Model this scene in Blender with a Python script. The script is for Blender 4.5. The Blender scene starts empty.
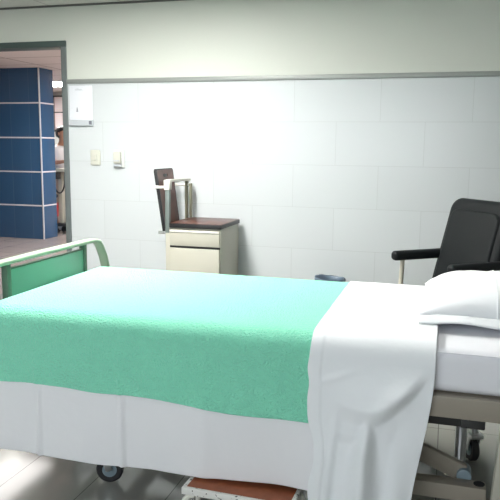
import bpy, bmesh, math, random
from mathutils import Vector, Matrix, noise
random.seed(4)
C = bpy.context.scene.collection
PI = math.pi
rad = math.radians

# ------------------------------------------------------------------ materials
def mat(name, col, rough=.5, metal=0, bump=0, bscale=60, var=0, vscale=4, spec=.5, sheen=0, coat=0, emit=None, estr=0, alpha=1, trans=0):
    m = bpy.data.materials.new(name); m.use_nodes = True
    nt = m.node_tree; b = nt.nodes['Principled BSDF']
    b.inputs['Base Color'].default_value = (*col, 1)
    b.inputs['Roughness'].default_value = rough
    b.inputs['Metallic'].default_value = metal
    b.inputs['Specular IOR Level'].default_value = spec
    b.inputs['Sheen Weight'].default_value = sheen
    b.inputs['Coat Weight'].default_value = coat
    b.inputs['Transmission Weight'].default_value = trans
    b.inputs['Alpha'].default_value = alpha
    if emit:
        b.inputs['Emission Color'].default_value = (*emit, 1)
        b.inputs['Emission Strength'].default_value = estr
    tc = nt.nodes.new('ShaderNodeTexCoord')
    if bump:
        n = nt.nodes.new('ShaderNodeTexNoise'); n.inputs['Scale'].default_value = bscale; n.inputs['Detail'].default_value = 4
        nt.links.new(tc.outputs['Object'], n.inputs['Vector'])
        bp = nt.nodes.new('ShaderNodeBump'); bp.inputs['Strength'].default_value = bump; bp.inputs['Distance'].default_value = .01
        nt.links.new(n.outputs['Fac'], bp.inputs['Height']); nt.links.new(bp.outputs['Normal'], b.inputs['Normal'])
    if var:
        n = nt.nodes.new('ShaderNodeTexNoise'); n.inputs['Scale'].default_value = vscale; n.inputs['Detail'].default_value = 3
        nt.links.new(tc.outputs['Object'], n.inputs['Vector'])
        r = nt.nodes.new('ShaderNodeValToRGB')
        r.color_ramp.elements[0].position = .3; r.color_ramp.elements[1].position = .7
        r.color_ramp.elements[0].color = (*[c*(1-var) for c in col], 1)
        r.color_ramp.elements[1].color = (*[min(1, c*(1+var)) for c in col], 1)
        nt.links.new(n.outputs['Fac'], r.inputs['Fac']); nt.links.new(r.outputs['Color'], b.inputs['Base Color'])
    return m

def math_node(nt, op, a, b=None):
    n = nt.nodes.new('ShaderNodeMath'); n.operation = op
    for i, v in enumerate((a, b)):
        if v is None: continue
        if isinstance(v, (int, float)): n.inputs[i].default_value = v
        else: nt.links.new(v, n.inputs[i])
    return n.outputs[0]

def tile_mat(name, axes, origin, w, h, tile, grout, offset=0, mortar=.002, rough=.2, var=.03, split=None, spec=.5, bumpd=.002, smooth=.1):
    """rectangular tiles laid on the plane of two object axes; split=(z, paint colour) paints what lies above z"""
    m = mat(name, tile, rough, spec=spec); nt = m.node_tree; b = nt.nodes['Principled BSDF']
    tc = nt.nodes.new('ShaderNodeTexCoord'); s = nt.nodes.new('ShaderNodeSeparateXYZ'); nt.links.new(tc.outputs['Object'], s.inputs[0])
    cb = nt.nodes.new('ShaderNodeCombineXYZ')
    for k in range(2):
        nt.links.new(math_node(nt, 'SUBTRACT', s.outputs[axes[k]], origin[k]-100*(w, h)[k]), cb.inputs[k])
    br = nt.nodes.new('ShaderNodeTexBrick'); nt.links.new(cb.outputs[0], br.inputs['Vector'])
    br.offset = offset; br.offset_frequency = 2; br.squash = 1
    br.inputs['Scale'].default_value = 1; br.inputs['Brick Width'].default_value = w; br.inputs['Row Height'].default_value = h
    br.inputs['Mortar Size'].default_value = mortar; br.inputs['Mortar Smooth'].default_value = smooth; br.inputs['Bias'].default_value = 0
    br.inputs['Color1'].default_value = (*[c*(1-var) for c in tile], 1); br.inputs['Color2'].default_value = (*[min(1, c*(1+var)) for c in tile], 1)
    br.inputs['Mortar'].default_value = (*grout, 1)
    col = br.outputs['Color']
    bp = nt.nodes.new('ShaderNodeBump'); bp.inputs['Distance'].default_value = bumpd; bp.invert = True; bp.inputs['Strength'].default_value = .4
    ht = br.outputs['Fac']
    if split:
        f = math_node(nt, 'GREATER_THAN', s.outputs[2], split[0])
        mx = nt.nodes.new('ShaderNodeMix'); mx.data_type = 'RGBA'
        nt.links.new(f, mx.inputs['Factor']); nt.links.new(col, mx.inputs['A']); mx.inputs['B'].default_value = (*split[1], 1); col = mx.outputs['Result']
        ht = math_node(nt, 'MULTIPLY', ht, math_node(nt, 'SUBTRACT', 1, f))
        nt.links.new(math_node(nt, 'ADD', math_node(nt, 'MULTIPLY', f, .35), rough), b.inputs['Roughness'])
    nt.links.new(ht, bp.inputs['Height'])
    nt.links.new(col, b.inputs['Base Color']); nt.links.new(bp.outputs['Normal'], b.inputs['Normal'])
    return m

def blanket_mat():
    m = mat('green_blanket', (.28, .82, .585), .9, spec=.15, sheen=.25); nt = m.node_tree; b = nt.nodes['Principled BSDF']
    tc = nt.nodes.new('ShaderNodeTexCoord')
    v = nt.nodes.new('ShaderNodeTexVoronoi'); v.inputs['Scale'].default_value = 165; nt.links.new(tc.outputs['Object'], v.inputs['Vector'])
    n = nt.nodes.new('ShaderNodeTexNoise'); n.inputs['Scale'].default_value = 110; n.inputs['Detail'].default_value = 4
    nt.links.new(tc.outputs['Object'], n.inputs['Vector'])
    h = math_node(nt, 'ADD', v.outputs['Distance'], math_node(nt, 'MULTIPLY', n.outputs['Fac'], .9))
    bp = nt.nodes.new('ShaderNodeBump'); bp.inputs['Strength'].default_value = 1; bp.inputs['Distance'].default_value = .0055
    nt.links.new(h, bp.inputs['Height']); nt.links.new(bp.outputs['Normal'], b.inputs['Normal'])
    return m

def chipped_mat():
    m = mat('chipped_white_paint', (.75, .74, .7), .5); nt = m.node_tree; b = nt.nodes['Principled BSDF']
    tc = nt.nodes.new('ShaderNodeTexCoord'); n = nt.nodes.new('ShaderNodeTexNoise'); n.inputs['Scale'].default_value = 70; n.inputs['Detail'].default_value = 5
    nt.links.new(tc.outputs['Object'], n.inputs['Vector'])
    r = nt.nodes.new('ShaderNodeValToRGB'); r.color_ramp.interpolation = 'CONSTANT'
    r.color_ramp.elements[0].color = (.05, .04, .035, 1); r.color_ramp.elements[1].color = (.75, .74, .7, 1); r.color_ramp.elements[1].position = .37
    nt.links.new(n.outputs['Fac'], r.inputs['Fac']); nt.links.new(r.outputs['Color'], b.inputs['Base Color'])
    return m

def wood_mat(name, c1, c2, rough=.35):
    m = mat(name, c1, rough); nt = m.node_tree; b = nt.nodes['Principled BSDF']
    tc = nt.nodes.new('ShaderNodeTexCoord'); mp = nt.nodes.new('ShaderNodeMapping'); mp.inputs['Scale'].default_value = (40, 6, 6)
    nt.links.new(tc.outputs['Object'], mp.inputs[0])
    n = nt.nodes.new('ShaderNodeTexNoise'); n.inputs['Scale'].default_value = 2; n.inputs['Detail'].default_value = 5; nt.links.new(mp.outputs[0], n.inputs['Vector'])
    r = nt.nodes.new('ShaderNodeValToRGB'); r.color_ramp.elements[0].position = .3; r.color_ramp.elements[1].position = .7
    r.color_ramp.elements[0].color = (*c1, 1); r.color_ramp.elements[1].color = (*c2, 1)
    nt.links.new(n.outputs['Fac'], r.inputs['Fac']); nt.links.new(r.outputs['Color'], b.inputs['Base Color'])
    return m

WALLZ = 1.735
SKY = 6.4
PAINT = (.60, .62, .565)
M = dict(
    wall=tile_mat('white_wall_tile', (0, 2), (-.76, 1.43), .6, .3, (.575, .605, .615), (.51, .535, .54), offset=.5, mortar=.0022, rough=.22, var=.012, split=(WALLZ, PAINT), spec=.4),
    paint=mat('cream_wall_paint', (.42, .43, .41), .6, bump=.03, bscale=200),
    ceil=tile_mat('ceiling_panels', (0, 1), (-.55, 4.776), .61, .61, (.60, .61, .585), (.42, .43, .41), mortar=.006, rough=.8, var=.01, spec=.2),
    cceil=tile_mat('corridor_ceiling_panels', (0, 1), (-5.0, 5.2), 1.22, .61, (.74, .66, .64), (.36, .28, .26), mortar=.012, rough=.8, var=.02, spec=.2),
    floor=tile_mat('pale_floor_tile', (0, 1), (.02, 3.05), .31, .62, (.29, .29, .27), (.11, .105, .10), mortar=.0018, rough=.09, var=.03, spec=.6),
    cfloor=tile_mat('corridor_floor_tile', (0, 1), (.02, 5.2), .4, .4, (.36, .31, .29), (.2, .17, .16), mortar=.003, rough=.16, var=.03),
    blue=tile_mat('blue_tile', (0, 2), (-5.385, 0), .285, .449, (.032, .09, .19), (.05, .115, .21), mortar=.004, rough=.12, var=.06),
    grout=mat('white_grout', (.62, .62, .66), .5),
    trim=mat('brushed_aluminium_strip', (.27, .285, .27), .45, .15),
    frame=mat('dark_green_grey_metal', (.055, .080, .074), .42, .1),
    shadowgap=mat('painted_ceiling_shadow', (.10, .10, .095), .5),
    jamb=mat('grey_door_metal', (.135, .155, .155), .42, .1),
    blanket=blanket_mat(),
    sheet=mat('white_cotton', (.83, .83, .85), .85, bump=.30, bscale=13, spec=.2, sheen=.1),
    fold=mat('white_cotton_top', (.84, .86, .88), .85, bump=.28, bscale=15, spec=.2, sheen=.1),
    mattress=mat('white_mattress_cover', (.82, .82, .86), .8, bump=.05, bscale=18, spec=.2),
    beige=mat('beige_enamel', (.32, .285, .235), .42, var=.04),
    darkmetal=mat('dark_metal', (.05, .05, .05), .45, .5),
    steel=mat('steel', (.55, .56, .56), .28, .9),
    rubber=mat('black_rubber', (.018, .018, .02), .6),
    hub=mat('blue_grey_hub', (.22, .29, .33), .35),
    greenrail=mat('pale_green_enamel', (.36, .46, .34), .35),
    greenpanel=mat('green_laminate', (.15, .36, .27), .32),
    greenpost=mat('dark_green_enamel', (.07, .14, .095), .4),
    cream=mat('cream_enamel', (.43, .415, .35), .4),
    creamw=mat('white_cream_enamel', (.74, .73, .66), .4),
    olive=mat('worn_metal_post', (.20, .19, .13), .4, .2),
    greypost=mat('grey_metal_post', (.17, .20, .19), .4, .3),
    wood=wood_mat('red_brown_laminate', (.065, .026, .02), (.13, .05, .036), .3),
    blackedge=mat('black_edging', (.012, .012, .013), .4),
    black=mat('black_vinyl', (.0105, .0125, .0135), .52, bump=.03, bscale=140, spec=.22),
    chrome=mat('cream_chair_tube', (.62, .58, .48), .35, .2),
    brown=mat('orange_brown_linoleum', (.30, .085, .035), .5, var=.15, vscale=30),
    chip=chipped_mat(),
    plastic=mat('ivory_plastic', (.56, .56, .49), .35),
    white=mat('white_plastic', (.82, .83, .82), .3),
    greystrip=mat('grey_plastic', (.50, .53, .56), .4),
    paper=mat('white_paper', (.76, .78, .82), .8),
    ink=mat('grey_ink', (.16, .17, .2), .8),
    clear=mat('clear_plastic', (.95, .97, 1), .08, alpha=.05),
    liner=mat('grey_blue_plastic_bag', (.13, .18, .24), .35, bump=.5, bscale=40),
    bin=mat('white_bin_plastic', (.75, .77, .78), .4),
    skin=mat('skin', (.42, .21, .13), .5),
    hair=mat('black_hair', (.015, .013, .013), .45),
    tunic=mat('white_uniform', (.80, .77, .76), .8),
    trousers=mat('beige_uniform_trousers', (.45, .35, .29), .8),
    shoe=mat('white_shoe', (.6, .58, .55), .5),
    red=mat('red_plastic', (.5, .05, .05), .4),
    pink=mat('pinkish_paper', (.55, .47, .47), .8),
    cork=mat('dark_board_frame', (.03, .03, .03), .5),
    lamp=mat('lamp_diffuser', (.9, .9, .9), .4, emit=(1, .985, .95), estr=1),
)
def lamp_mat(name, s, col=(1, .985, .95)):
    return mat(name, (.9, .9, .9), .4, emit=col, estr=s)

# ------------------------------------------------------------------ mesh builder
WM = {}
class MB:
    def __init__(s): s.bm = bmesh.new()
    def _merge(s, t, mtx=None):
        if mtx is not None: t.transform(mtx)
        me = bpy.data.meshes.new('t'); t.to_mesh(me); t.free(); s.bm.from_mesh(me); bpy.data.meshes.remove(me)
        return s
    def box(s, c, d, bev=0, seg=2, rot=None):
        t = bmesh.new(); bmesh.ops.create_cube(t, size=1)
        bmesh.ops.scale(t, vec=d, verts=t.verts)
        if bev: bmesh.ops.bevel(t, geom=t.edges[:], offset=bev, segments=seg, affect='EDGES', profile=.5)
        m = Matrix.Translation(c)
        if rot is not None: m = m @ rot.to_4x4()
        return s._merge(t, m)
    def bb(s, a, b, bev=0, seg=2):
        return s.box([(p+q)/2 for p, q in zip(a, b)], [abs(q-p) for p, q in zip(a, b)], bev, seg)
    def beam(s, p0, p1, w, h, bev=.003, up=(0, 0, 1)):
        p0, p1 = Vector(p0), Vector(p1); x = (p1-p0).normalized(); y = Vector(up).cross(x).normalized(); z = x.cross(y)
        return s.box((p0+p1)/2, ((p1-p0).length, w, h), bev, 2, Matrix((x, y, z)).transposed())
    def cyl(s, p0, p1, r, seg=20, bev=0, r2=None):
        p0, p1 = Vector(p0), Vector(p1); d = p1-p0; t = bmesh.new()
        bmesh.ops.create_cone(t, cap_ends=True, segments=seg, radius1=r, radius2=r if r2 is None else r2, depth=d.length)
        if bev:
            e = [e for e in t.edges if len(e.link_faces) == 2 and any(len(f.verts) > 4 for f in e.link_faces)]
            bmesh.ops.bevel(t, geom=e, offset=bev, segments=2, affect='EDGES', profile=.5)
        return s._merge(t, Matrix.Translation((p0+p1)/2) @ d.to_track_quat('Z', 'Y').to_matrix().to_4x4())
    def tube(s, pts, r, seg=10, w=None, h=None, up=(0, 0, 1), rad_fn=None):
        """round tube, or a flat band when w,h are given"""
        pts = [Vector(p) for p in pts]; t = bmesh.new(); rings = []
        nrm = None
        for i, p in enumerate(pts):
            tan = (pts[min(i+1, len(pts)-1)]-pts[max(i-1, 0)]).normalized()
            if w:
                a = Vector(up); a = (a - tan*a.dot(tan)).normalized(); b = tan.cross(a)
                k = .25
                offs = [(-w/2, -h*k), (-w/2, h*k), (-w/2+h*k, h/2), (w/2-h*k, h/2), (w/2, h*k), (w/2, -h*k), (w/2-h*k, -h/2), (-w/2+h*k, -h/2)]
                ring = [t.verts.new(p+a*o[0]+b*o[1]) for o in offs]
            else:
                if nrm is None: nrm = tan.orthogonal().normalized()
                nrm = (nrm - tan*nrm.dot(tan)).normalized(); b = tan.cross(nrm); rr = rad_fn(i/(len(pts)-1)) if rad_fn else r
                ring = [t.verts.new(p+(nrm*math.cos(2*PI*k/seg)+b*math.sin(2*PI*k/seg))*rr) for k in range(seg)]
            rings.append(ring)
        n = len(rings[0])
        for a, b in zip(rings, rings[1:]):
            for k in range(n): t.faces.new((a[k], a[(k+1) % n], b[(k+1) % n], b[k]))
        t.faces.new(rings[0][::-1]); t.faces.new(rings[-1])
        bmesh.ops.recalc_face_normals(t, faces=t.faces)
        return s._merge(t)
    def lathe(s, prof, c=(0, 0, 0), axis=(0, 0, 1), seg=32):
        t = bmesh.new(); rings = []
        for r, z in prof:
            rings.append([t.verts.new((r*math.cos(2*PI*k/seg), r*math.sin(2*PI*k/seg), z)) for k in range(seg)] if r > 1e-6 else [t.verts.new((0, 0, z))])
        for a, b in zip(rings, rings[1:]):
            for k in range(seg):
                q = [a[k % len(a)], a[(k+1) % len(a)], b[(k+1) % len(b)], b[k % len(b)]]
                q = list(dict.fromkeys(q))
                if len(q) > 2: t.faces.new(q)
        bmesh.ops.recalc_face_normals(t, faces=t.faces)
        return s._merge(t, Matrix.Translation(c) @ Vector(axis).to_track_quat('Z', 'Y').to_matrix().to_4x4())
    def grid(s, fn, nu, nv, closed=False):
        t = bmesh.new()
        V = [[t.verts.new(fn(i/nu, j/nv)) for j in range(nv+1)] for i in range(nu+1)]
        for i in range(nu):
            for j in range(nv): t.faces.new((V[i][j], V[i+1][j], V[i+1][j+1], V[i][j+1]))
        if closed: bmesh.ops.remove_doubles(t, verts=t.verts, dist=1e-5)
        bmesh.ops.recalc_face_normals(t, faces=t.faces)
        return s._merge(t)
    def build(s, name, m, parent=None, ang=35, loc=None):
        me = bpy.data.meshes.new(name)
        base = WM.get(parent.name) if parent else (Matrix.Translation(loc) if loc else None)
        if base is not None: s.bm.transform(base.inverted())
        s.bm.to_mesh(me); s.bm.free()
        me.materials.append(m)
        for p in me.polygons: p.use_smooth = True
        me.set_sharp_from_angle(angle=rad(ang))
        o = bpy.data.objects.new(name, me); C.objects.link(o)
        if parent: o.parent = parent; WM[o.name] = WM[parent.name]
        else:
            if loc: o.location = loc
            WM[o.name] = base if base is not None else Matrix()
        return o

def tag(o, label, cat, group=None, kind=None):
    o['label'] = label; o['category'] = cat
    if group: o['group'] = group
    if kind: o['kind'] = kind
    return o
def thing(name, label, cat, loc=(0, 0, 0), rz=0, group=None):
    o = bpy.data.objects.new(name, None); C.objects.link(o); o.location = loc; o.rotation_euler = (0, 0, rz); o.empty_display_size = .1
    WM[o.name] = Matrix.Translation(loc) @ Matrix.Rotation(rz, 4, 'Z')
    return tag(o, label, cat, group)
def struct(o): o['kind'] = 'structure'; return o
def mod_sub(o, n=1):
    m = o.modifiers.new('sub', 'SUBSURF'); m.levels = n; m.render_levels = n
def bake_mods(o):
    dg = bpy.context.evaluated_depsgraph_get(); me = bpy.data.meshes.new_from_object(o.evaluated_get(dg)); o.modifiers.clear(); o.data = me
    for p in me.polygons: p.use_smooth = True
def nz(x, y=0, z=0): return noise.noise(Vector((x, y, z)))
def sm(a, b, x):
    t = max(0, min(1, (x-a)/(b-a))); return t*t*(3-2*t)

# ------------------------------------------------------------------ room shell
D = 4.776; CZ = 2.305; CC = 2.245
XL, XR, YB = -4.2, 2.4, -1.5
DX0, DX1, DZ = -3.78, -2.893, 2.0
f = MB().bb((XL-.12, YB-.12, -.1), (XR+.12, D+.06, 0)); struct(f.build('floor', M['floor']))
f = MB().bb((-9.1, D+.06, -.1), (-1.88, 11.62, 0)); struct(f.build('floor_corridor', M['cfloor']))
f = MB().bb((XL-.12, YB-.12, CZ), (XR+.12, D+.12, CZ+.1)); struct(f.build('ceiling', M['ceil']))
f = MB().bb((-9.1, D+.12, CC), (-1.88, 11.62, CC+.16)); struct(f.build('ceiling_corridor', M['cceil']))
w = MB().bb((DX1, D, 0), (XR, D+.12, CZ)); w.bb((XL, D, 0), (DX0, D+.12, CZ)); w.bb((DX0, D, DZ), (DX1, D+.12, CZ))
struct(w.build('wall_back', M['wall']))
struct(MB().bb((XL-.12, YB, 0), (XL, D+.12, CZ)).build('wall_left', M['paint']))
struct(MB().bb((XR, YB, 0), (XR+.12, D+.12, CZ)).build('wall_right', M['paint']))
WX0, WX1, WZ0, WZ1 = -3.2, .2, .85, 2.1  # unseen window behind the camera, added for low front fill light
w = MB(); w.bb((XL-.12, YB-.12, 0), (WX0, YB, CZ)); w.bb((WX1, YB-.12, 0), (XR+.12, YB, CZ)); w.bb((WX0, YB-.12, 0), (WX1, YB, WZ0)); w.bb((WX0, YB-.12, WZ1), (WX1, YB, CZ))
struct(w.build('wall_front', M['paint']))
w = MB()
for x in (WX0, (WX0+WX1)/2, WX1): w.bb((x-.025, YB-.08, WZ0), (x+.025, YB-.03, WZ1), .004)
for z in (WZ0, WZ1): w.bb((WX0, YB-.08, z-.025), (WX1, YB-.03, z+.025), .004)
struct(w.build('added_fill_window', M['trim']))
struct(MB().bb((-9.1, 11.5, 0), (-1.88, 11.62, CC)).build('wall_corridor_back', M['paint']))
struct(MB().bb((-2.0, D+.12, 0), (-1.88, 11.5, CC)).build('wall_corridor_right', M['paint']))
struct(MB().bb((-9.1, D+.12, 0), (-8.98, 11.5, CC)).build('wall_corridor_left', M['paint']))
struct(MB().bb((-8.98, D, 0), (XL-.12, D+.12, CC)).build('wall_corridor_front', M['paint']))
t = MB().bb((-2.853, D-.012, 1.720), (XR, D+.001, 1.753), .002)
struct(t.build('trim_1', M['trim']))
struct(MB().bb((XL, D-.012, CZ-.014), (XR, D+.0005, CZ+.0005), .001).build('ceiling_shadow_strip', M['shadowgap']))  # dark strip painted in for the shadow line where wall meets ceiling
t = MB()
t.bb((DX0-.04, D-.0145, DZ-.004), (-2.853, D+.1355, DZ+.0425), .004)
dr1 = struct(t.build('door_1', M['frame']))
MB().bb((DX1-.004, D-.014, 0), (-2.853, D+.135, DZ-.004), .004).build('jamb', M['jamb'], dr1)
MB().bb((DX0-.04, D-.014, 0), (DX0+.004, D+.135, DZ-.004), .004).build('jamb', M['jamb'], dr1)

# blue tiled pillar in the corridor
pl = thing('tiled_pillar', 'wide blue tiled pillar standing in the corridor beyond the doorway', 'pillar', (-6.2, 8.15, 0))
px1, py0 = -5.155, 7.93
a = MB().bb((-7.3, py0, 0), (px1, 8.26, CC-.001), .002); a.build('tile_facing', M['blue'], pl)
for k in range(1, 5):
    g = MB(); z = .449*k+.0
    g.bb((-7.303, py0-.004, z-.009), (px1+.004, 8.264, z+.009), .002); g.build('grout_line', M['grout'], pl)
g = MB().bb((px1-.012, py0-.0055, 0), (px1+.0055, py0+.012, CC-.002), .004); g.build('corner_trim', M['grout'], pl)

# ------------------------------------------------------------------ ceiling lights
def troffer(name, label, c, lx, ly, z, s, col=(1, .985, .95)):
    t = thing(name, label, 'ceiling light', (c[0], c[1], z))
    f = MB()
    for sx in (-1, 1): f.bb((c[0]+sx*lx/2-.015, c[1]-ly/2-.015, z-.018), (c[0]+sx*lx/2+.015, c[1]+ly/2+.015, z-.0005), .003)
    for sy in (-1, 1): f.bb((c[0]-lx/2, c[1]+sy*ly/2-.015, z-.018), (c[0]+lx/2, c[1]+sy*ly/2+.015, z-.0005), .003)
    f.build('frame', M['white'], t)
    MB().bb((c[0]-lx/2+.01, c[1]-ly/2+.01, z-.012), (c[0]+lx/2-.01, c[1]+ly/2-.01, z-.002)).build('diffuser', lamp_mat(name+'_diffuser', s, col), t)
troffer('ceiling_light', 'fluorescent ceiling panel above the foot of the bed, nearer the doorway', (-1.85, 3.05), .56, 1.15, CZ, 68)
troffer('ceiling_light', 'dimmer added fill panel on the ceiling above the pillow end of the bed', (-.25, 2.45), .56, 1.15, CZ, 5)  # unseen panel added to brighten the bed top
troffer('corridor_light', 'bright fluorescent ceiling light in the corridor right of the blue pillar', (-6.1, 10.0), 1.2, .8, CC, 60, (1, .96, .93))
troffer('corridor_light', 'fluorescent ceiling light in the corridor in front of the blue pillar', (-4.3, 5.75), .6, 1.0, CC, 8, (1, .96, .93))

troffer('corridor_light', 'added fill panel on the corridor ceiling, hidden behind the doorway wall', (-3.3, 7.4), .6, 1.2, CC, 60, (1, .96, .93))  # out-of-view panel added to light the person and the pillar side

# ------------------------------------------------------------------ hospital bed
BY0, BY1 = 2.0, 2.88
bed = thing('hospital_bed', 'beige steel hospital bed frame on black casters with a green footboard', 'bed', (-.55, 2.44, 0))
for y in (1.985, 2.845):
    MB().bb((-1.60, y, .470), (.50, y+.045, .536), .006).build('side_rail', M['beige'], bed)
d = MB().bb((-1.57, 2.03, .505), (.47, 2.845, .536), .003)
d.build('mattress_deck', M['beige'], bed)
d = MB()
for x in (-1.25, -.5, .11): d.bb((x-.035, 2.01, .435), (x+.035, 2.87, .470), .004)
d.bb((-1.25, 2.06, .418), (.14, 2.10, .468), .003); d.bb((-1.25, 2.79, .44), (.13, 2.83, .468), .003)
d.build('cross_frame', M['darkmetal'], bed)
for y in (2.085, 2.735):
    b = MB().bb((-1.24, y, .165), (.165, y+.055, .216), .004)
    o = b.build('base_beam', M['beige'], bed)
    h = MB().lathe([(0, 0), (.014, 0), (.017, .002), (.017, -.004)], (.145, y+.03, .2165), seg=20); h.build('socket', M['rubber'], o)
for x in (-1.2, -.40): MB().bb((x-.025, 2.14, .168), (x+.025, 2.735, .212), .004).build('base_cross_beam', M['beige'], bed)
for y in (2.17, 2.70):
    for x0, x1 in ((.10, -.48), (-1.16, -.62)):
        l = MB().beam((x0, y, .222), (x1, y, .452), .03, .058, .006); o = l.build('lift_link', M['beige'], bed)
        p = MB().cyl((x0, y-.03, .222), (x0, y+.03, .222), .023, 20, .003); p.build('pivot_cap', M['hub'], o)
for x in (.095, -1.16):
    c = MB().cyl((x, 2.42, .13), (x, 2.42, .44), .020, 20); c.cyl((x, 2.42, .40), (x, 2.42, .44), .036, 20, .004, r2=.04)
    c.build('lift_column', M['steel'], bed)
s = MB().beam((.198, 1.975, .47), (.170, 1.975, .002), .03, .035, .004, up=(0, 1, 0)); s.build('strut', M['cream'], bed)
def caster(x, y, rz, rim=.05):
    c, s_ = math.cos(rz), math.sin(rz)
    ax = Vector((-s_, c, 0)); dr = Vector((c, s_, 0)); o = Vector((x, y, rim+.002))
    fk = MB()
    for k in (-1, 1):
        fk.beam(o+ax*k*.021, o+ax*k*.021-dr*.02+Vector((0, 0, .062)), .004, .026, .001, up=dr)
    fk.box(o-dr*.02+Vector((0, 0, .064)), (.056, .052, .016), .002, 2, Matrix.Rotation(rz, 3, 'Z'))
    fk.cyl(o-dr*.02+Vector((0, 0, .066)), o-dr*.02+Vector((0, 0, .115)), .013, 14)
    ca = fk.build('caster', M['steel'], bed)
    w = MB().lathe([(.0, -.013), (.030, -.013), (.036, -.015), (.045, -.014), (rim, -.008), (rim, .008), (.045, .014), (.036, .015), (.030, .013), (0, .013)], o, ax, 36)
    w.build('wheel', M['rubber'], ca)
    h = MB().lathe([(0, -.017), (.012, -.017), (.018, -.0145), (.027, -.0142), (.027, .0142), (.018, .0145), (.012, .017), (0, .017)], o, ax, 24); h.build('hub', M['hub'], ca)
caster(-1.160, 2.165, rad(18)); caster(-1.16, 2.76, rad(40)); caster(.12, 2.115, rad(160)); caster(.150, 2.76, rad(115))
def endboard(x, name, sgn, mid=2.44):
    up = MB(); pts = []
    side = [(1.10*.62-.03, .44), (.645, .55), (.632, .63), (.606, .70), (.572, .755), (.545, .783), (.51, .793), (.45, .795)]
    path = [(-a, z) for a, z in side] + [(0, .797)] + [(a, z) for a, z in side[::-1]]
    up.tube([(x, mid+a, z) for a, z in path], 0, w=.046, h=.017, up=(1, 0, 0))
    root = up.build(name, M['greenrail'], bed, ang=50)
    MB().box((x, mid+.115, .605), (.016, .58, .315), .004).build('panel', M['greenpanel'], root)
    MB().box((x, mid+.115, .765), (.018, .58, .006), .002).build('panel_edge', M['greenpost'], root)
    for k in (-.18, .41): MB().bb((x-.014, mid+k-.013, .44), (x+.014, mid+k+.013, .789), .003).build('post', M['greenpost'], root)
    b = MB().bb((x-.018, mid-.655, .40), (x+.018, mid+.655, .445), .004); b.build('crossbar', M['greenrail'], root)
    for k in (-1, 1): MB().bb((min(x, x+sgn*.09), mid+k*.40-.02, .41), (max(x, x+sgn*.09), mid+k*.40+.02, .472), .003).build('bracket', M['beige'], root)
endboard(-1.645, 'footboard', 1)
endboard(.56, 'headboard', -1)

# mattress, sheets, blanket
ZT = .672
def mattress():
    t = MB().bb((-1.58, BY0, .538), (.47, BY1, ZT), .035, 5)
    o = t.build('mattress', M['mattress'], loc=(-.555, 2.44, .538), ang=60)
    tag(o, 'white covered mattress on the bed frame, bare at the pillow end', 'mattress')
    p = MB()
    for z in (ZT-.010,):
        q = [(-1.575, BY0-.0005), (.465, BY0-.0005)]
        p.tube([(x, y+ (.006 if z > .6 else .004), z) for x, y in q], .0028, 8)
    p.build('piping', M['mattress'], o)
mattress()

def sidefold(x, dep):
    """shared folds of the hanging cloth on the near side: outward offset"""
    k = sm(0, .35, dep)
    v = k*(.010+.022*nz(x*2.3, 1.7, dep*.8)+.010*nz(x*6, 4.2, dep*1.5))
    v += .010*k*math.exp(-((x+1.34)/.008)**2) + .011*k*math.exp(-((x+1.02)/.009)**2)+.006*k*math.exp(-((x+.72)/.03)**2)
    return max(0, v)
def drape(name, m, xl, xr, d, hem_near, hem_far, foot=None, disp=None, top=None, thick=.003, nu=120, nn=36, zt=ZT, amp=1, loc=None, hemx=None):
    R = .044+1.3*d; Y0, Y1 = BY0-d, BY1+d; Z = zt+d
    nf, na, nt = 8, 8, 40; NV = nf+na+nt+na+nn
    def P(u, v):
        x = xl+(xr-xl)*u; drop = 0
        if foot is not None:
            xf = foot-d; t = xf+R-x
            if t > 0:
                if t < R*PI/2: drop = R*(1-math.cos(t/R)); x = xf+R-R*math.sin(t/R)
                else: drop = R+t-R*PI/2; x = xf
        j = round(v*NV); hn = hem_near(x); hf = hem_far
        if j <= nf: y, z = Y1, hf+(Z-R-hf)*j/nf; seg = 'f'
        elif j <= nf+na: a = (j-nf)/na*PI/2; y, z = Y1-R+R*math.cos(a), Z-R+R*math.sin(a); seg = 'c'
        elif j <= nf+na+nt: k = (j-nf-na)/nt; y, z = Y1-R+(Y0+R-Y1+R)*k, Z; seg = 't'
        elif j <= nf+na+nt+na: a = (j-nf-na-nt)/na*PI/2; y, z = Y0+R-R*math.sin(a), Z-R+R*math.cos(a); seg = 'n'
        else: k = (j-nf-na-nt-na)/nn; y, z = Y0, Z-R+(hn-Z+R)*k; seg = 'h'
        if drop: z = min(z, Z-drop) if seg in 'tcn' or z > Z-drop else z
        zz = z
        if seg in 'hn':
            dep = max(0, Z-R-z)
            y -= amp*sidefold(x, dep)
            if disp:
                dy, dx = disp(x, z, dep); y -= dy; x += dx
        if seg in 'tc' and not drop:
            e = sm(0, .08, y-BY0)*sm(0, .08, BY1-y)
            zz += e*(.004*abs(nz(x*3, y*3, 2))+(top(x, y) if top else 0))
        return (x, y, zz)
    t = MB().grid(P, nu, NV)
    o = t.build(name, m, loc=loc, ang=180)
    s = o.modifiers.new('solid', 'SOLIDIFY'); s.thickness = thick; s.offset = 1
    mod_sub(o, 1)
    return o
def hem_sheet(x):
    return .158+.022*sm(-1.2, -.4, x)+.006*nz(x*2.5, 9)
o = drape('bed_sheet', M['sheet'], -1.66, -.30, .004, hem_sheet, .45, foot=-1.583, thick=.002, loc=(-.95, 2.44, .668), nn=44, nu=230)
tag(o, 'white bed sheet hanging below the green blanket down to the casters', 'sheet')
def hem_blanket(x): return .424+.008*nz(x*4, 3)-.006*sm(-1.3, -1.6, x)-.022*sm(-1.1, -.35, x)
def bl_disp(x, z, dep):
    return .004*nz(x*5, dep*6, 8)+.010*sm(.1, .25, dep)*(.5+nz(x*7, 2)), 0
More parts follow.
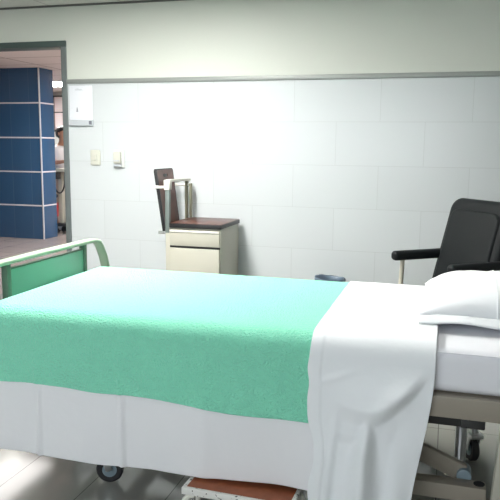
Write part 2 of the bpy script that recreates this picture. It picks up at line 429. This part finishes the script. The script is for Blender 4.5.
o = drape('green_blanket', M['blanket'], -1.70, -.22, .012, hem_blanket, .50, foot=-1.583, disp=bl_disp, thick=.004, loc=(-.95, 2.44, .69), nu=170)
tag(o, 'mint green crinkled cotton blanket spread over the foot half of the bed', 'blanket')
def fold_disp(x, z, dep):
    # a tent shaped fold spreading down from mid height, and a diagonal ridge falling from the pillow end
    k = sm(0, .10, dep)
    v = .004*k
    hw = .012+.19*max(0, .445-z); cx = -.188+.04*(z-.43)
    v += .055*sm(.47, .34, z)*math.exp(-((x-cx)/hw)**2)
    rx = -.03-.62*max(0, .66-z) ; rw = .045+.06*dep
    v += .014*k*sm(.34, .46, z)*math.exp(-((x-rx)/rw)**2)
    zc = .452+5*max(0, x+.20)**2+1.5*max(0, -.20-x)**2; s = z-zc
    v += .030*k*sm(-.034, .034, s)*math.exp(-max(0, s-.034)/.10)*sm(-.35, -.20, x)
    s2 = (z-.585)-.45*(x+.25)
    v += .007*k*math.exp(-(s2/.012)**2)*sm(-.36, -.30, x)*sm(-.03, -.12, x)
    v += .0028*sm(-.3335, -.337, x)
    v += .006*math.exp(-((x+.305-.12*(z-.3))/.012)**2)*sm(.52, .35, z)
    v += .014*sm(.45, .20, z)*math.exp(-((x+.34)/.035)**2)
    v += .010*sm(.5, .2, z)*math.exp(-((x+.06)/.03)**2)
    v += .003*nz(x*22, z*14, 5)*k
    dx = .010*math.sin(z*24)*sm(-.30, -.37, x)*sm(.62, .5, z)-.055*sm(-.25, -.03, x)*sm(.62, .12, z)+.016*sm(-.25, -.37, x)*sm(.6, .15, z)-.010*sm(-.28, -.37, x)*math.exp(-((z-.58)/.05)**2)
    dx += .004*nz(x*2, z*16, 11)*sm(.06, .0, min(x+.365, .06-.0) if x < -.3 else 1)
    v += max(0, bl_disp(x, z, dep)[0])*sm(-.19, -.24, x)*sm(.36, .40, z)
    return v+.003, dx
def fold_top(x, y):
    return .003*nz(x*14, y*7, 3)+.004*math.exp(-((y-2.10-.15*(x+.2))/.012)**2)*sm(-.36, -.25, x)
o = drape('top_sheet', M['fold'], -.372, -.004, .020, lambda x: .105+.01*nz(x*9), .45, disp=fold_disp, top=fold_top, thick=.0025, loc=(-.19, 2.44, .70), nu=110, nn=90)
tag(o, 'white top sheet folded across the bed beside the pillow, hanging almost to the floor', 'sheet')

# pillow
def pillow():
    cx, cy, hx, hy, zb, H = .22, 2.487, .285, .275, .693, .098
    t = bmesh.new(); n = 40
    def h(u, v):
        a = max(0, 1-abs(u)**2.6); b = max(0, 1-abs(v)**2.6)
        return (a*b)**.52
    for side in (1, 0):
        V = []
        for i in range(n+1):
            r = []
            for j in range(n+1):
                u, v = -1+2*i/n, -1+2*j/n
                k = 1-.045*(1-abs(u)**2)*abs(v)**6-.0
                k2 = 1-.045*(1-abs(v)**2)*abs(u)**6
                e = h(u, v)
                wr = .006*nz(u*2.2, v*3.5, 7)+.004*nz(u*6+v*2, v*2, 1)
                z = (.028+e*(H+wr*1.6)) if side else (.028-.024*min(1, e*2.2))
                z += .004*nz(u*3, v*3, 5)*(1-e)*0
                r.append(t.verts.new((cx+hx*u*k2, cy+hy*v*k, zb+z)))
            V.append(r)
        for i in range(n):
            for j in range(n):
                q = (V[i][j], V[i+1][j], V[i+1][j+1], V[i][j+1]); t.faces.new(q if side else q[::-1])
    bmesh.ops.remove_doubles(t, verts=t.verts, dist=.0005)
    mb = MB(); mb._merge(t)
    o = mb.build('pillow', M['fold'], loc=(cx, cy, zb), ang=180)
    tag(o, 'plump white pillow lying on the bare end of the mattress', 'pillow')
    # hem flange of the pillow case along the camera side and the foot side
    def F(u, v):
        x = cx-hx*.995+hx*1.99*u; return (x, cy-hy*.97-.034*v, zb+.028-.020*v+.003*nz(x*9, v)+.004*sm(.0, 1, v)*math.sin(x*21))
    fl = MB().grid(F, 40, 4).build('pillow_hem', M['fold'], o, ang=180); s = fl.modifiers.new('solid', 'SOLIDIFY'); s.thickness = .004
    sx = .175
    pts = []
    for k in range(33):
        v = -1+2*k/32; u = (sx-cx)/hx
        pts.append((sx, cy+hy*v*.985, zb+.029+h(u, v)*(H+1.6*(.006*nz(u*2.2, v*3.5, 7)+.004*nz(u*6+v*2, v*2, 1)))))
    MB().tube(pts, .0022, 6).build('seam', M['fold'], o)
pillow()

# ------------------------------------------------------------------ step stool
st = thing('step_stool', 'low step stool with orange brown top and chipped white frame under the bed edge', 'stool', (-.585, 1.99, 0), rad(-2))
def stool():
    cx, cy, w, d, z = -.590, 1.995, .37, .165, .162
    R0 = WM['step_stool']
    L = lambda x, y, zz: R0 @ Vector((x, y, zz))
    t = MB().box(L(0, 0, z-.004), (w-.024, d-.024, .010), .002, 2, Matrix.Rotation(rad(-2), 3, 'Z')); t.build('tread', M['brown'], st)
    f = MB(); r = Matrix.Rotation(rad(-2), 3, 'Z')
    for sy in (-1, 1): f.box(L(0, sy*(d/2-.007), z-.010), (w, .014, .024), .003, 2, r)
    for sx in (-1, 1): f.box(L(sx*(w/2-.007), 0, z-.010), (.014, d-.028, .024), .003, 2, r)
    f.build('rim', M['chip'], st)
    for sx in (-1, 1):
        for sy in (-1, 1):
            x, y = sx*(w/2-.012), sy*(d/2-.014)
            p = [L(x-sx*.03, y, z-.025), L(x-sx*.012, y, z-.028), L(x+sx*.004, y, z-.045), L(x+sx*.012, y, z-.07), L(x+sx*.017, y, .012)]
            o = MB().tube(p, .010, 12).build('leg', M['creamw'], st)
            MB().cyl(L(x+sx*.017, y, .001), L(x+sx*.017, y, .02), .0135, 14, .002).build('foot_cap', M['rubber'], o)
stool()

# ------------------------------------------------------------------ bedside cabinet with folded tray
cb = thing('bedside_cabinet', 'cream metal bedside cabinet with brown top and upright brown tray by the white wall', 'cabinet', (-1.645, 4.51, 0))
x0, x1, y0, y1 = -1.848, -1.445, 4.30, 4.72
b = MB().bb((x0, y0+.012, .075), (x1, y1, .700), .004); b.build('body', M['cream'], cb)
MB().bb((x0+.035, y0-.006, .702), (x1+.008, y1+.004, .731), .003).build('top_edge', M['blackedge'], cb)
MB().bb((x0+.038, y0-.003, .7305), (x1+.005, y1+.001, .7335), .001).build('top', M['wood'], cb)
o = MB().bb((x0+.038, y0-.004, .578), (x1-.006, y0+.012, .688), .004); o = o.build('drawer', M['cream'], cb)
MB().bb((x0+.04, y0-.010, .672), (x1-.008, y0-.002, .686), .003).build('pull_lip', M['creamw'], o)
MB().bb((x0+.036, y0+.004, .563), (x1-.004, y0+.0125, .577)).build('shadow_gap', M['blackedge'], cb)
o = MB().bb((x0+.038, y0-.004, .09), (x1-.006, y0+.012, .562), .004).build('door', M['cream'], cb)
for sx in (x0+.04, x1-.04):
    for sy in (y0+.05, y1-.05): MB().cyl((sx, sy, .001), (sx, sy, .078), .018, 14, .003).build('leg', M['rubber'], cb)
# posts and bar
MB().bb((-1.850, 4.310, .66), (-1.818, 4.345, .985), .004).build('front_post', M['greypost'], cb)
MB().bb((-1.856, 4.303, .955), (-1.812, 4.352, 1.025), .006).build('post_cap', M['creamw'], cb)
MB().bb((-1.842, 4.66, .70), (-1.822, 4.69, 1.005), .003).build('rear_post', M['olive'], cb)
MB().bb((-1.808, 4.66, .70), (-1.792, 4.69, .985), .003).build('rear_post', M['olive'], cb)
MB().beam((-1.835, 4.32, 1.018), (-1.82, 4.695, 1.012), .028, .018, .004).build('top_bar', M['creamw'], cb)
MB().cyl((-1.935, 4.33, .972), (-1.84, 4.33, .972), .010, 12, .002).build('tray_arm', M['creamw'], cb)
MB().cyl((-1.965, 4.675, .975), (-1.80, 4.675, .975), .010, 12, .002).build('tray_arm', M['creamw'], cb)
MB().cyl((-1.92, 4.36, .655), (-1.84, 4.36, .655), .010, 12, .002).build('tray_stop', M['steel'], cb)
# tray: a rounded board with a grip slot
def tray():
    ang = math.atan2(.06, .42); H = .44; W0, W1 = .285, .265
    R = Matrix.Translation((-1.885, 4.515, .655)) @ Matrix.Rotation(-ang, 4, 'Y')
    t = bmesh.new()
    outer = []
    def corner(cy_, cz_, r, a0):
        for k in range(6):
            a = a0+k/5*PI/2; outer.append((cy_+r*math.cos(a), cz_+r*math.sin(a)))
    corner(W0/2-.02, H-.02, .02, 0); corner(-W0/2+.02, H-.02, .02, PI/2); corner(-W1/2+.01, .01, .01, PI); corner(W1/2-.01, .01, .01, 1.5*PI)
    slot = []
    for s_, a0 in ((1, -PI/2), (-1, PI/2)):
        for k in range(7):
            a = a0+k/6*PI; slot.append((s_*.03+.012*math.cos(a), H-.045+.012*math.sin(a)))
    vo = [t.verts.new((.010, y, z)) for y, z in outer]; vs = [t.verts.new((.010, y, z)) for y, z in slot]
    eo = [t.edges.new((vo[i], vo[(i+1) % len(vo)])) for i in range(len(vo))]; es = [t.edges.new((vs[i], vs[(i+1) % len(vs)])) for i in range(len(vs))]
    g = bmesh.ops.triangle_fill(t, edges=eo+es, use_dissolve=False)
    fs = [x for x in t.faces]
    r = bmesh.ops.extrude_face_region(t, geom=fs)
    bmesh.ops.translate(t, vec=(-.020, 0, 0), verts=[v for v in r['geom'] if isinstance(v, bmesh.types.BMVert)])
    bmesh.ops.recalc_face_normals(t, faces=t.faces)
    mb = MB(); mb._merge(t, R); o = mb.build('tray', M['wood'], cb)
    sl = MB(); q = R @ Vector((0, 0, H-.045)); sl.box(q, (.012, .088, .026), .003, 2, Matrix.Rotation(-ang, 3, 'Y')); sl.build('grip_slot', M['blackedge'], o)
    e = MB(); pts = [R @ Vector((0, y*1.008, z+.0006)) for y, z in outer+outer[:1]]
    for a, b_ in zip(pts, pts[1:]):
        if (a-b_).length > .001: e.beam(a-(b_-a).normalized()*.002, b_+(b_-a).normalized()*.002, .007, .0235, .001, up=(1, .01, 0.1))
    e.build('tray_edge', M['blackedge'], o)
tray()

# ------------------------------------------------------------------ armchair
ch_a = math.atan2(.62, .78)
ch = thing('armchair', 'black padded armchair with cream metal legs behind the pillow end of the bed', 'armchair', (.10, 3.93, 0), ch_a)
# local frame: -x is where the chair faces, +y its far side
CM = WM['armchair']
def L(x, y, z): return CM @ Vector((x, y, z))
def pad(c, s, bev, rot=None):
    m = MB(); r = Matrix.Rotation(ch_a, 3, 'Z')
    if rot is not None: r = r @ rot
    m.box(L(*c), s, bev, 6, r); return m
def chair():
    W = .225
    pad((-.10, 0, .405), (.38, .43, .10), .035).build('seat', M['black'], ch)
    tilt = Matrix.Rotation(rad(15), 3, 'Y')
    def plate(w, h, r, th, bev, off):
        t = bmesh.new(); vs = []
        for cy_, cz_, a0 in ((1, 1, 0), (-1, 1, 1), (-1, -1, 2), (1, -1, 3)):
            for k in range(9):
                a = a0*PI/2+k/8*PI/2; vs.append(t.verts.new((0, cy_*(w/2-r)+r*math.cos(a), cz_*(h/2-r)+r*math.sin(a))))
        fc = t.faces.new(vs); q = bmesh.ops.extrude_face_region(t, geom=[fc])
        bmesh.ops.translate(t, vec=(th, 0, 0), verts=[v for v in q['geom'] if isinstance(v, bmesh.types.BMVert)])
        bmesh.ops.recalc_face_normals(t, faces=t.faces)
        e = [e for e in t.edges if abs(e.verts[0].co.x-e.verts[1].co.x) < 1e-6]
        bmesh.ops.bevel(t, geom=e, offset=bev, segments=5, affect='EDGES', profile=.5)
        m = MB(); m._merge(t, CM @ Matrix.Translation(off) @ Matrix.Rotation(rad(15), 4, 'Y')); return m
    o = plate(.49, .60, .075, .10, .040, (.035, .01, .690)).build('backrest', M['black'], ch, ang=60)
    pp = plate(.40, .48, .06, .04, .018, (.018, .01, .685)).build('back_cushion', M['black'], o, ang=60)
    for s in (-1, 1):
        y = s*(W+.025)
        a = pad((-.085, y, .640), (.40, .058, .056), .022).build('armrest', M['black'], ch)
        f = MB().tube([L(-.215, y, .63), L(-.225, y, .40), L(-.235, y, .014)], .0135, 12); f.build('front_leg', M['chrome'], ch)
        f = MB().tube([L(.085, y, .62), L(.12, y, .58), L(.19, y, .42), L(.25, y, .20), L(.30, y, .014)], .0135, 12); f.build('rear_leg', M['chrome'], ch)
        f = MB().tube([L(-.232, y, .36), L(.21, y, .36)], .012, 12); f.build('side_rail', M['chrome'], ch)
        for x in (-.235, .30): MB().cyl(L(x, y, .001), L(x, y, .02), .018, 14, .003).build('foot_cap', M['rubber'], ch)
    f = MB()
    for x in (-.18, .12): f.tube([L(x, -W-.025, .36), L(x, W+.025, .36)], .011, 10)
    f.build('seat_frame', M['chrome'], ch)
chair()

# ------------------------------------------------------------------ waste bin
wb = thing('waste_bin', 'small white waste bin with a grey blue liner by the wall behind the bed', 'bin', (-.745, 4.60, 0))
MB().lathe([(0, .002), (.075, .002), (.080, .008), (.099, .345), (.103, .350), (.099, .354), (.095, .350), (.078, .012), (0, .010)], (-.745, 4.60, 0)).build('bucket', M['bin'], wb)
def bag(u, v):
    a = 2*PI*u
    p = [(.080, .17), (.0885, .30), (.0945, .356), (.1015, .361), (.1055, .352), (.1065, .325), (.106, .30)]
    k = v*(len(p)-1); i = min(int(k), len(p)-2); r = p[i][0]+(p[i+1][0]-p[i][0])*(k-i); z = p[i][1]+(p[i+1][1]-p[i][1])*(k-i)
    wv = .0035*math.sin(a*9)+.003*nz(math.cos(a)*4, math.sin(a)*4, v*3)
    r += max(0, wv)*(1 if v > .4 else 0); z += .010*nz(math.cos(a)*2, math.sin(a)*2, 9)*(v > .25)+.010*max(0, -math.cos(a))*(v>.3)
    return (-.745+r*math.cos(a), 4.60+r*math.sin(a), z)
MB().grid(bag, 72, 18, True).build('liner', M['liner'], wb, ang=180)

# ------------------------------------------------------------------ wall fittings
Y = D
sw = thing('light_switch', 'ivory wall switch plate left of the power outlet beside the doorway', 'switch', (-2.623, Y, 1.16))
MB().bb((-2.664, Y-.012, 1.100), (-2.582, Y-.0005, 1.218), .010, 3).build('plate', M['plastic'], sw)
MB().box((-2.623, Y-.013, 1.159), (.026, .012, .045), .003, 2, Matrix.Rotation(rad(4), 3, 'X')).build('rocker', M['plastic'], sw)
M['plate'] = mat('off_white_plate', (.60, .61, .59), .35)
ol = thing('wall_outlet', 'white wall outlet box with grey slots, right of the switch near the cabinet', 'outlet', (-2.42, Y, 1.15))
MB().bb((-2.462, Y-.014, 1.085), (-2.376, Y-.0005, 1.222), .008, 3).build('plate', M['plate'], ol)
MB().bb((-2.458, Y-.040, 1.118), (-2.398, Y-.013, 1.204), .008, 3).build('cover', M['plastic'], ol)
MB().bb((-2.458, Y-.043, 1.133), (-2.406, Y-.038, 1.143), .002).build('slot', M['greystrip'], ol)
MB().bb((-2.460, Y-.036, 1.094), (-2.392, Y-.013, 1.110), .003).build('lower_lip', M['greystrip'], ol)
hd = thing('notice_holder', 'clear wall document holder with a white sheet and grey lower strip beside the doorway', 'notice', (-2.73, Y, 1.43))
MB().bb((-2.838, Y-.004, 1.415), (-2.640, Y-.0008, 1.705), .0012).build('paper', M['paper'], hd)
MB().bb((-2.842, Y-.008, 1.412), (-2.636, Y-.0055, 1.708), .001).build('cover', M['clear'], hd)
MB().bb((-2.842, Y-.022, 1.400), (-2.634, Y-.0008, 1.446), .004).build('strip', M['greystrip'], hd)
k = MB()
k.bb((-2.664, Y-.0235, 1.410), (-2.640, Y-.0215, 1.438)); k.build('strip_mark', M['ink'], hd)
# tiny faded heading and symbol on the sheet (a few illegible strokes)
h = MB()
xx = -2.786
for wd, ht in ((.010, .010), (.007, .013), (.003, 0), (.010, .015), (.009, .009), (.008, .009), (.009, .010), (.006, .009)):
    if ht: h.bb((xx, Y-.0046, 1.672), (xx+wd*.75, Y-.0038, 1.672+ht*.8))
    xx += wd
h.bb((-2.786, Y-.0046, 1.668), (-2.72, Y-.0038, 1.670))
h.build('heading', M['greystrip'], hd)
h = MB().bb((-2.777, Y-.0046, 1.512), (-2.768, Y-.0038, 1.534)); h.bb((-2.781, Y-.0046, 1.508), (-2.764, Y-.0038, 1.514)); h.bb((-2.775, Y-.0046, 1.536), (-2.770, Y-.0038, 1.544)); h.build('symbol', M['ink'], hd)

# ------------------------------------------------------------------ corridor: notice board, trolley, person
nb = thing('notice_board', 'dark framed notice board with pinkish papers on the far corridor wall', 'notice board', (-6.95, 11.5, 1.6))
MB().bb((-7.75, 11.46, 1.50), (-6.55, 11.499, 2.17), .004).build('board', M['cork'], nb)
for i in range(4):
    for j, (z0, z1) in enumerate(((1.87, 2.14), (1.54, 1.85))):
        xa = -7.70+i*.285
        p = MB().bb((xa, 11.4565, z0), (xa+.265, 11.4595, z1)).build('paper', M['pink'], nb)
        q = MB()
        for r in range(5): q.bb((xa+.03, 11.4550, z1-.05-r*.04), (xa+.12+.1*random.random(), 11.4562, z1-.042-r*.04))
        q.build('text_lines', M['greystrip'], p)

tr = thing('equipment_trolley', 'beige wheeled equipment trolley with black cables seen through the doorway', 'trolley', (-5.19, 8.62, 0))
bx, by = -5.19, 8.62
MB().bb((bx-.17, by-.15, .88), (bx+.17, by+.15, .93), .006).build('shelf', M['cream'], tr)
MB().bb((bx-.14, by-.13, .11), (bx+.14, by+.13, .15), .006).build('base', M['darkmetal'], tr)
for sx in (-.125, .06): MB().bb((bx+sx, by-.05, .14), (bx+sx+.06, by+.05, .89), .006).build('column', M['cream'], tr)
MB().bb((bx-.165, by-.165, .78), (bx-.07, by-.06, .875), .006).build('connector_box', M['rubber'], tr)
pts = []
for k in range(21):
    a = k/20*PI; pts.append((bx-.10+.09*math.cos(PI-a)+.04, by-.13, .80-.20*math.sin(a)-.03*k/20))
pts += [(bx+.032, by-.13, .85), (bx+.02, by-.12, .90)]
MB().tube(pts, .011, 8).build('cable', M['rubber'], tr)
MB().lathe([(0, -.03), (.024, -.022), (.032, 0), (.024, .022), (0, .03)], (bx-.145, by-.09, .54), (0, 1, 0), 20).build('knob', M['rubber'], tr)
MB().bb((bx-.19, by-.1, .24), (bx-.14, by-.03, .44), .006).build('holder', M['red'], tr)
for sx in (-1, 1):
    for sy in (-1, 1):
        c = MB().cyl((bx+sx*.13, by+sy*.10, .06), (bx+sx*.13, by+sy*.10, .115), .014, 12).build('caster', M['darkmetal'], tr)
        MB().lathe([(0, -.014), (.036, -.014), (.042, -.008), (.042, .008), (.036, .014), (0, .014)], (bx+sx*.13-.012, by+sy*.10, .044), (0, 1, 0), 20).build('wheel', M['rubber'], c)

def skin_obj(name, m, verts, edges, radii, parent, root=0, sub=2):
    me = bpy.data.meshes.new(name); me.from_pydata([tuple(WM[parent.name].inverted() @ Vector(v)) for v in verts], edges, [])
    o = bpy.data.objects.new(name, me); C.objects.link(o); o.parent = parent; WM[o.name] = WM[parent.name]
    s = o.modifiers.new('skin', 'SKIN'); s.use_smooth_shade = True
    for i, r in enumerate(radii):
        d = me.skin_vertices[0].data[i]; d.radius = (r, r) if not isinstance(r, tuple) else r; d.use_root = (i == root)
    mod_sub(o, sub); bpy.context.view_layer.update(); bake_mods(o); o.data.materials.clear(); o.data.materials.append(m)
    return o
def person():
    X, Yp = -5.535, 9.02
    pr = thing('person', 'person in a white uniform looking down, standing in the corridor beside the blue pillar', 'person', (X, Yp, 0), 0)
    # the person faces +x, slightly towards the camera; forward vector
    fv = Vector((.90, -.43, 0)); sv = Vector((.43, .90, 0))     # forward, and the far side
    def Q(f, s, z): return Vector((X, Yp, 0))+fv*f+sv*s+Vector((0, 0, z))
    V, E_, R = [], [], []
    def add(p, r, link=None):
        V.append(p); R.append(r)
        if link is not None: E_.append((link, len(V)-1))
        return len(V)-1
    pel = add(Q(0, 0, .80), .115); wa = add(Q(.0, 0, .95), .10, pel); chst = add(Q(.01, 0, 1.14), .115, wa); nk = add(Q(.03, 0, 1.255), .055, chst); n2 = add(Q(.055, 0, 1.30), .050, nk)
    h1 = add(Q(.085, 0, 1.355), .070, n2); h2 = add(Q(.085, 0, 1.425), .084, h1); h3 = add(Q(.065, 0, 1.47), .060, h2)
    hands = []
    for s in (-1, 1):
        sh = add(Q(.01, s*.155, 1.19), .052, chst); el = add(Q(.04, s*.20, .99), .036, sh); wr = add(Q(.27, s*.10, 1.02), .024, el); pm = add(Q(.33, s*.085, 1.015), .027, wr); hands.append((s, pm))
        for k, (fl, off) in enumerate(((.062, -.027), (.075, -.009), (.070, .009), (.055, .026))):
            a = add(Q(.365, s*.085+off, 1.012), .0085, pm); b = add(Q(.365+fl*.6, s*.085+off*1.15, 1.002), .0078, a); add(Q(.365+fl*.85, s*.085+off*1.15, .982), .007, b)
        a = add(Q(.345, s*(.085-.038), 1.012), .0095, pm); add(Q(.375, s*(.085-.052), 1.0), .008, a)
        hp = add(Q(0, s*.085, .74), .088, pel); kn = add(Q(.02, s*.09, .43), .056, hp); an = add(Q(-.01, s*.095, .075), .036, kn); add(Q(.10, s*.10, .035), .032, an)
    body = skin_obj('body', M['skin'], V, E_, R, pr)
    # face: nose, eyes, brows, mouth, ears, glasses-free
    fc = Q(.085, 0, 1.415); dn = (fv*.90+Vector((0, 0, -.43))).normalized(); upv = (Vector((0, 0, .90))+fv*.43).normalized()
    n = MB().lathe([(0, -.02), (.013, -.014), (.010, .012), (.004, .026), (0, .028)], fc+dn*.088-upv*.012, upv, 12); n.build('nose', M['skin'], pr)
    for s in (-1, 1):
        e = MB().lathe([(0, -.006), (.008, -.004), (.010, 0), (.008, .004), (0, .006)], fc+dn*.078+sv*s*.031+upv*.012, dn, 12); e.build('eye', M['hair'], pr)
        e = MB().box(fc+dn*.081+sv*s*.031+upv*.030, (.010, .036, .006), .002, 2, Matrix((dn, sv, upv)).transposed()); e.build('eyebrow', M['hair'], pr)
        e = MB().lathe([(0, -.012), (.022, -.008), (.026, 0), (.018, .008), (0, .010)], fc+sv*s*.083+upv*.0, sv, 14); e.build('ear', M['skin'], pr)
    e = MB().box(fc+dn*.076-upv*.045, (.010, .040, .008), .003, 2, Matrix((dn, sv, upv)).transposed()); e.build('mouth', M['red'], pr)
    # hair: a shell over the crown and the back, gathered at the nape
    def hair(u, v):
        th = v*PI; ph = 2*PI*u
        d = Vector((math.sin(th)*math.cos(ph), math.sin(th)*math.sin(ph), math.cos(th)))
        p = Q(.062, 0, 1.432)+fv*d.x*.108+sv*d.y*.098+Vector((0, 0, d.z*.098))
        front = max(0, d.x); lim = 1.425+.045*front+.03*front*front
        if d.x < .2: lim = 1.34
        if p.z < lim:
            k = (lim-p.z); p = p+Vector((0, 0, k))*.999; q = Q(.062, 0, p.z); p = q+(p-q)*.86
        return p+Vector((nz(u*8, v*8), nz(u*8, v*8, 3), 0))*.004
    MB().grid(hair, 32, 20).build('hair', M['hair'], pr, ang=180)
    MB().lathe([(0, -.035), (.025, -.025), (.035, 0), (.025, .025), (0, .035)], Q(-.06, 0, 1.40), seg=18).build('hair_bun', M['hair'], pr)
    # tunic with short sleeves, trousers, shoes
    V2, E2, R2 = [], [], []
    def add2(p, r, link=None):
        V2.append(p); R2.append(r)
        if link is not None: E2.append((link, len(V2)-1))
        return len(V2)-1
    a = add2(Q(0, 0, .70), .155); b = add2(Q(0, 0, .86), .145, a); c = add2(Q(.0, 0, 1.0), .128, b); d = add2(Q(.01, 0, 1.14), .142, c); e = add2(Q(.005, 0, 1.225), .10, d); add2(Q(.005, 0, 1.275), .066, e)
    for s in (-1, 1):
        g = add2(Q(.005, s*.150, 1.185), .078, d); add2(Q(.026, s*.188, 1.05), .066, g)
    skin_obj('tunic', M['tunic'], V2, E2, R2, pr)
    V2, E2, R2 = [], [], []
    a = add2(Q(0, 0, .80), .130)
    for s in (-1, 1):
        g = add2(Q(0, s*.088, .72), .100, a); h = add2(Q(.02, s*.092, .43), .075, g); add2(Q(-.008, s*.096, .085), .062, h)
    skin_obj('trousers', M['trousers'], V2, E2, R2, pr)
    for s in (-1, 1):
        m = MB()
        def shoe(u, v):
            th = v*PI; ph = 2*PI*u
            x = math.cos(th); r = math.sin(th)**.7
            return Q(.045+.135*x, s*.100+.046*r*math.cos(ph), max(.003, .036+.040*r*math.sin(ph)*(1-.25*x)))
        m.grid(shoe, 20, 14, True).build('shoe', M['shoe'], pr, ang=70)
person()

# ------------------------------------------------------------------ world, camera, view
pl_ = bpy.data.lights.new('added_window_portal', 'AREA'); pl_.shape = 'RECTANGLE'; pl_.size = WX1-WX0; pl_.size_y = WZ1-WZ0; pl_.cycles.is_portal = True  # portal for the sky light through the added window
po = bpy.data.objects.new('added_window_portal', pl_); C.objects.link(po); po.location = ((WX0+WX1)/2, YB-.1, (WZ0+WZ1)/2); po.rotation_euler = (rad(90), 0, 0)
wd = bpy.data.worlds.new('world'); bpy.context.scene.world = wd; wd.use_nodes = True
wd.node_tree.nodes['Background'].inputs[0].default_value = (.8, .85, .9, 1); wd.node_tree.nodes['Background'].inputs[1].default_value = SKY
cam = bpy.data.cameras.new('camera'); co = bpy.data.objects.new('camera', cam); C.objects.link(co)
cam.sensor_width = 36; cam.lens = 679.756/500*36; cam.clip_start = .05
yaw, pit, roll = .2799, .1499, .0105
fw = Vector((-math.sin(yaw)*math.cos(pit), math.cos(yaw)*math.cos(pit), -math.sin(pit)))
r0 = Vector((math.cos(yaw), math.sin(yaw), 0)); u0 = r0.cross(fw)
r = r0*math.cos(roll)+u0*math.sin(roll); u = -r0*math.sin(roll)+u0*math.cos(roll)
co.matrix_world = Matrix.Translation((0, 0, 1.25)) @ Matrix((r, u, -fw)).transposed().to_4x4()
S = bpy.context.scene; S.camera = co
S.view_settings.view_transform = 'Standard'; S.view_settings.look = 'None'; S.view_settings.exposure = 0; S.view_settings.gamma = 1; S.view_settings.use_curve_mapping = False
S.cycles.use_denoising = True; S.cycles.max_bounces = 10; S.cycles.diffuse_bounces = 6; S.cycles.sample_clamp_indirect = 6
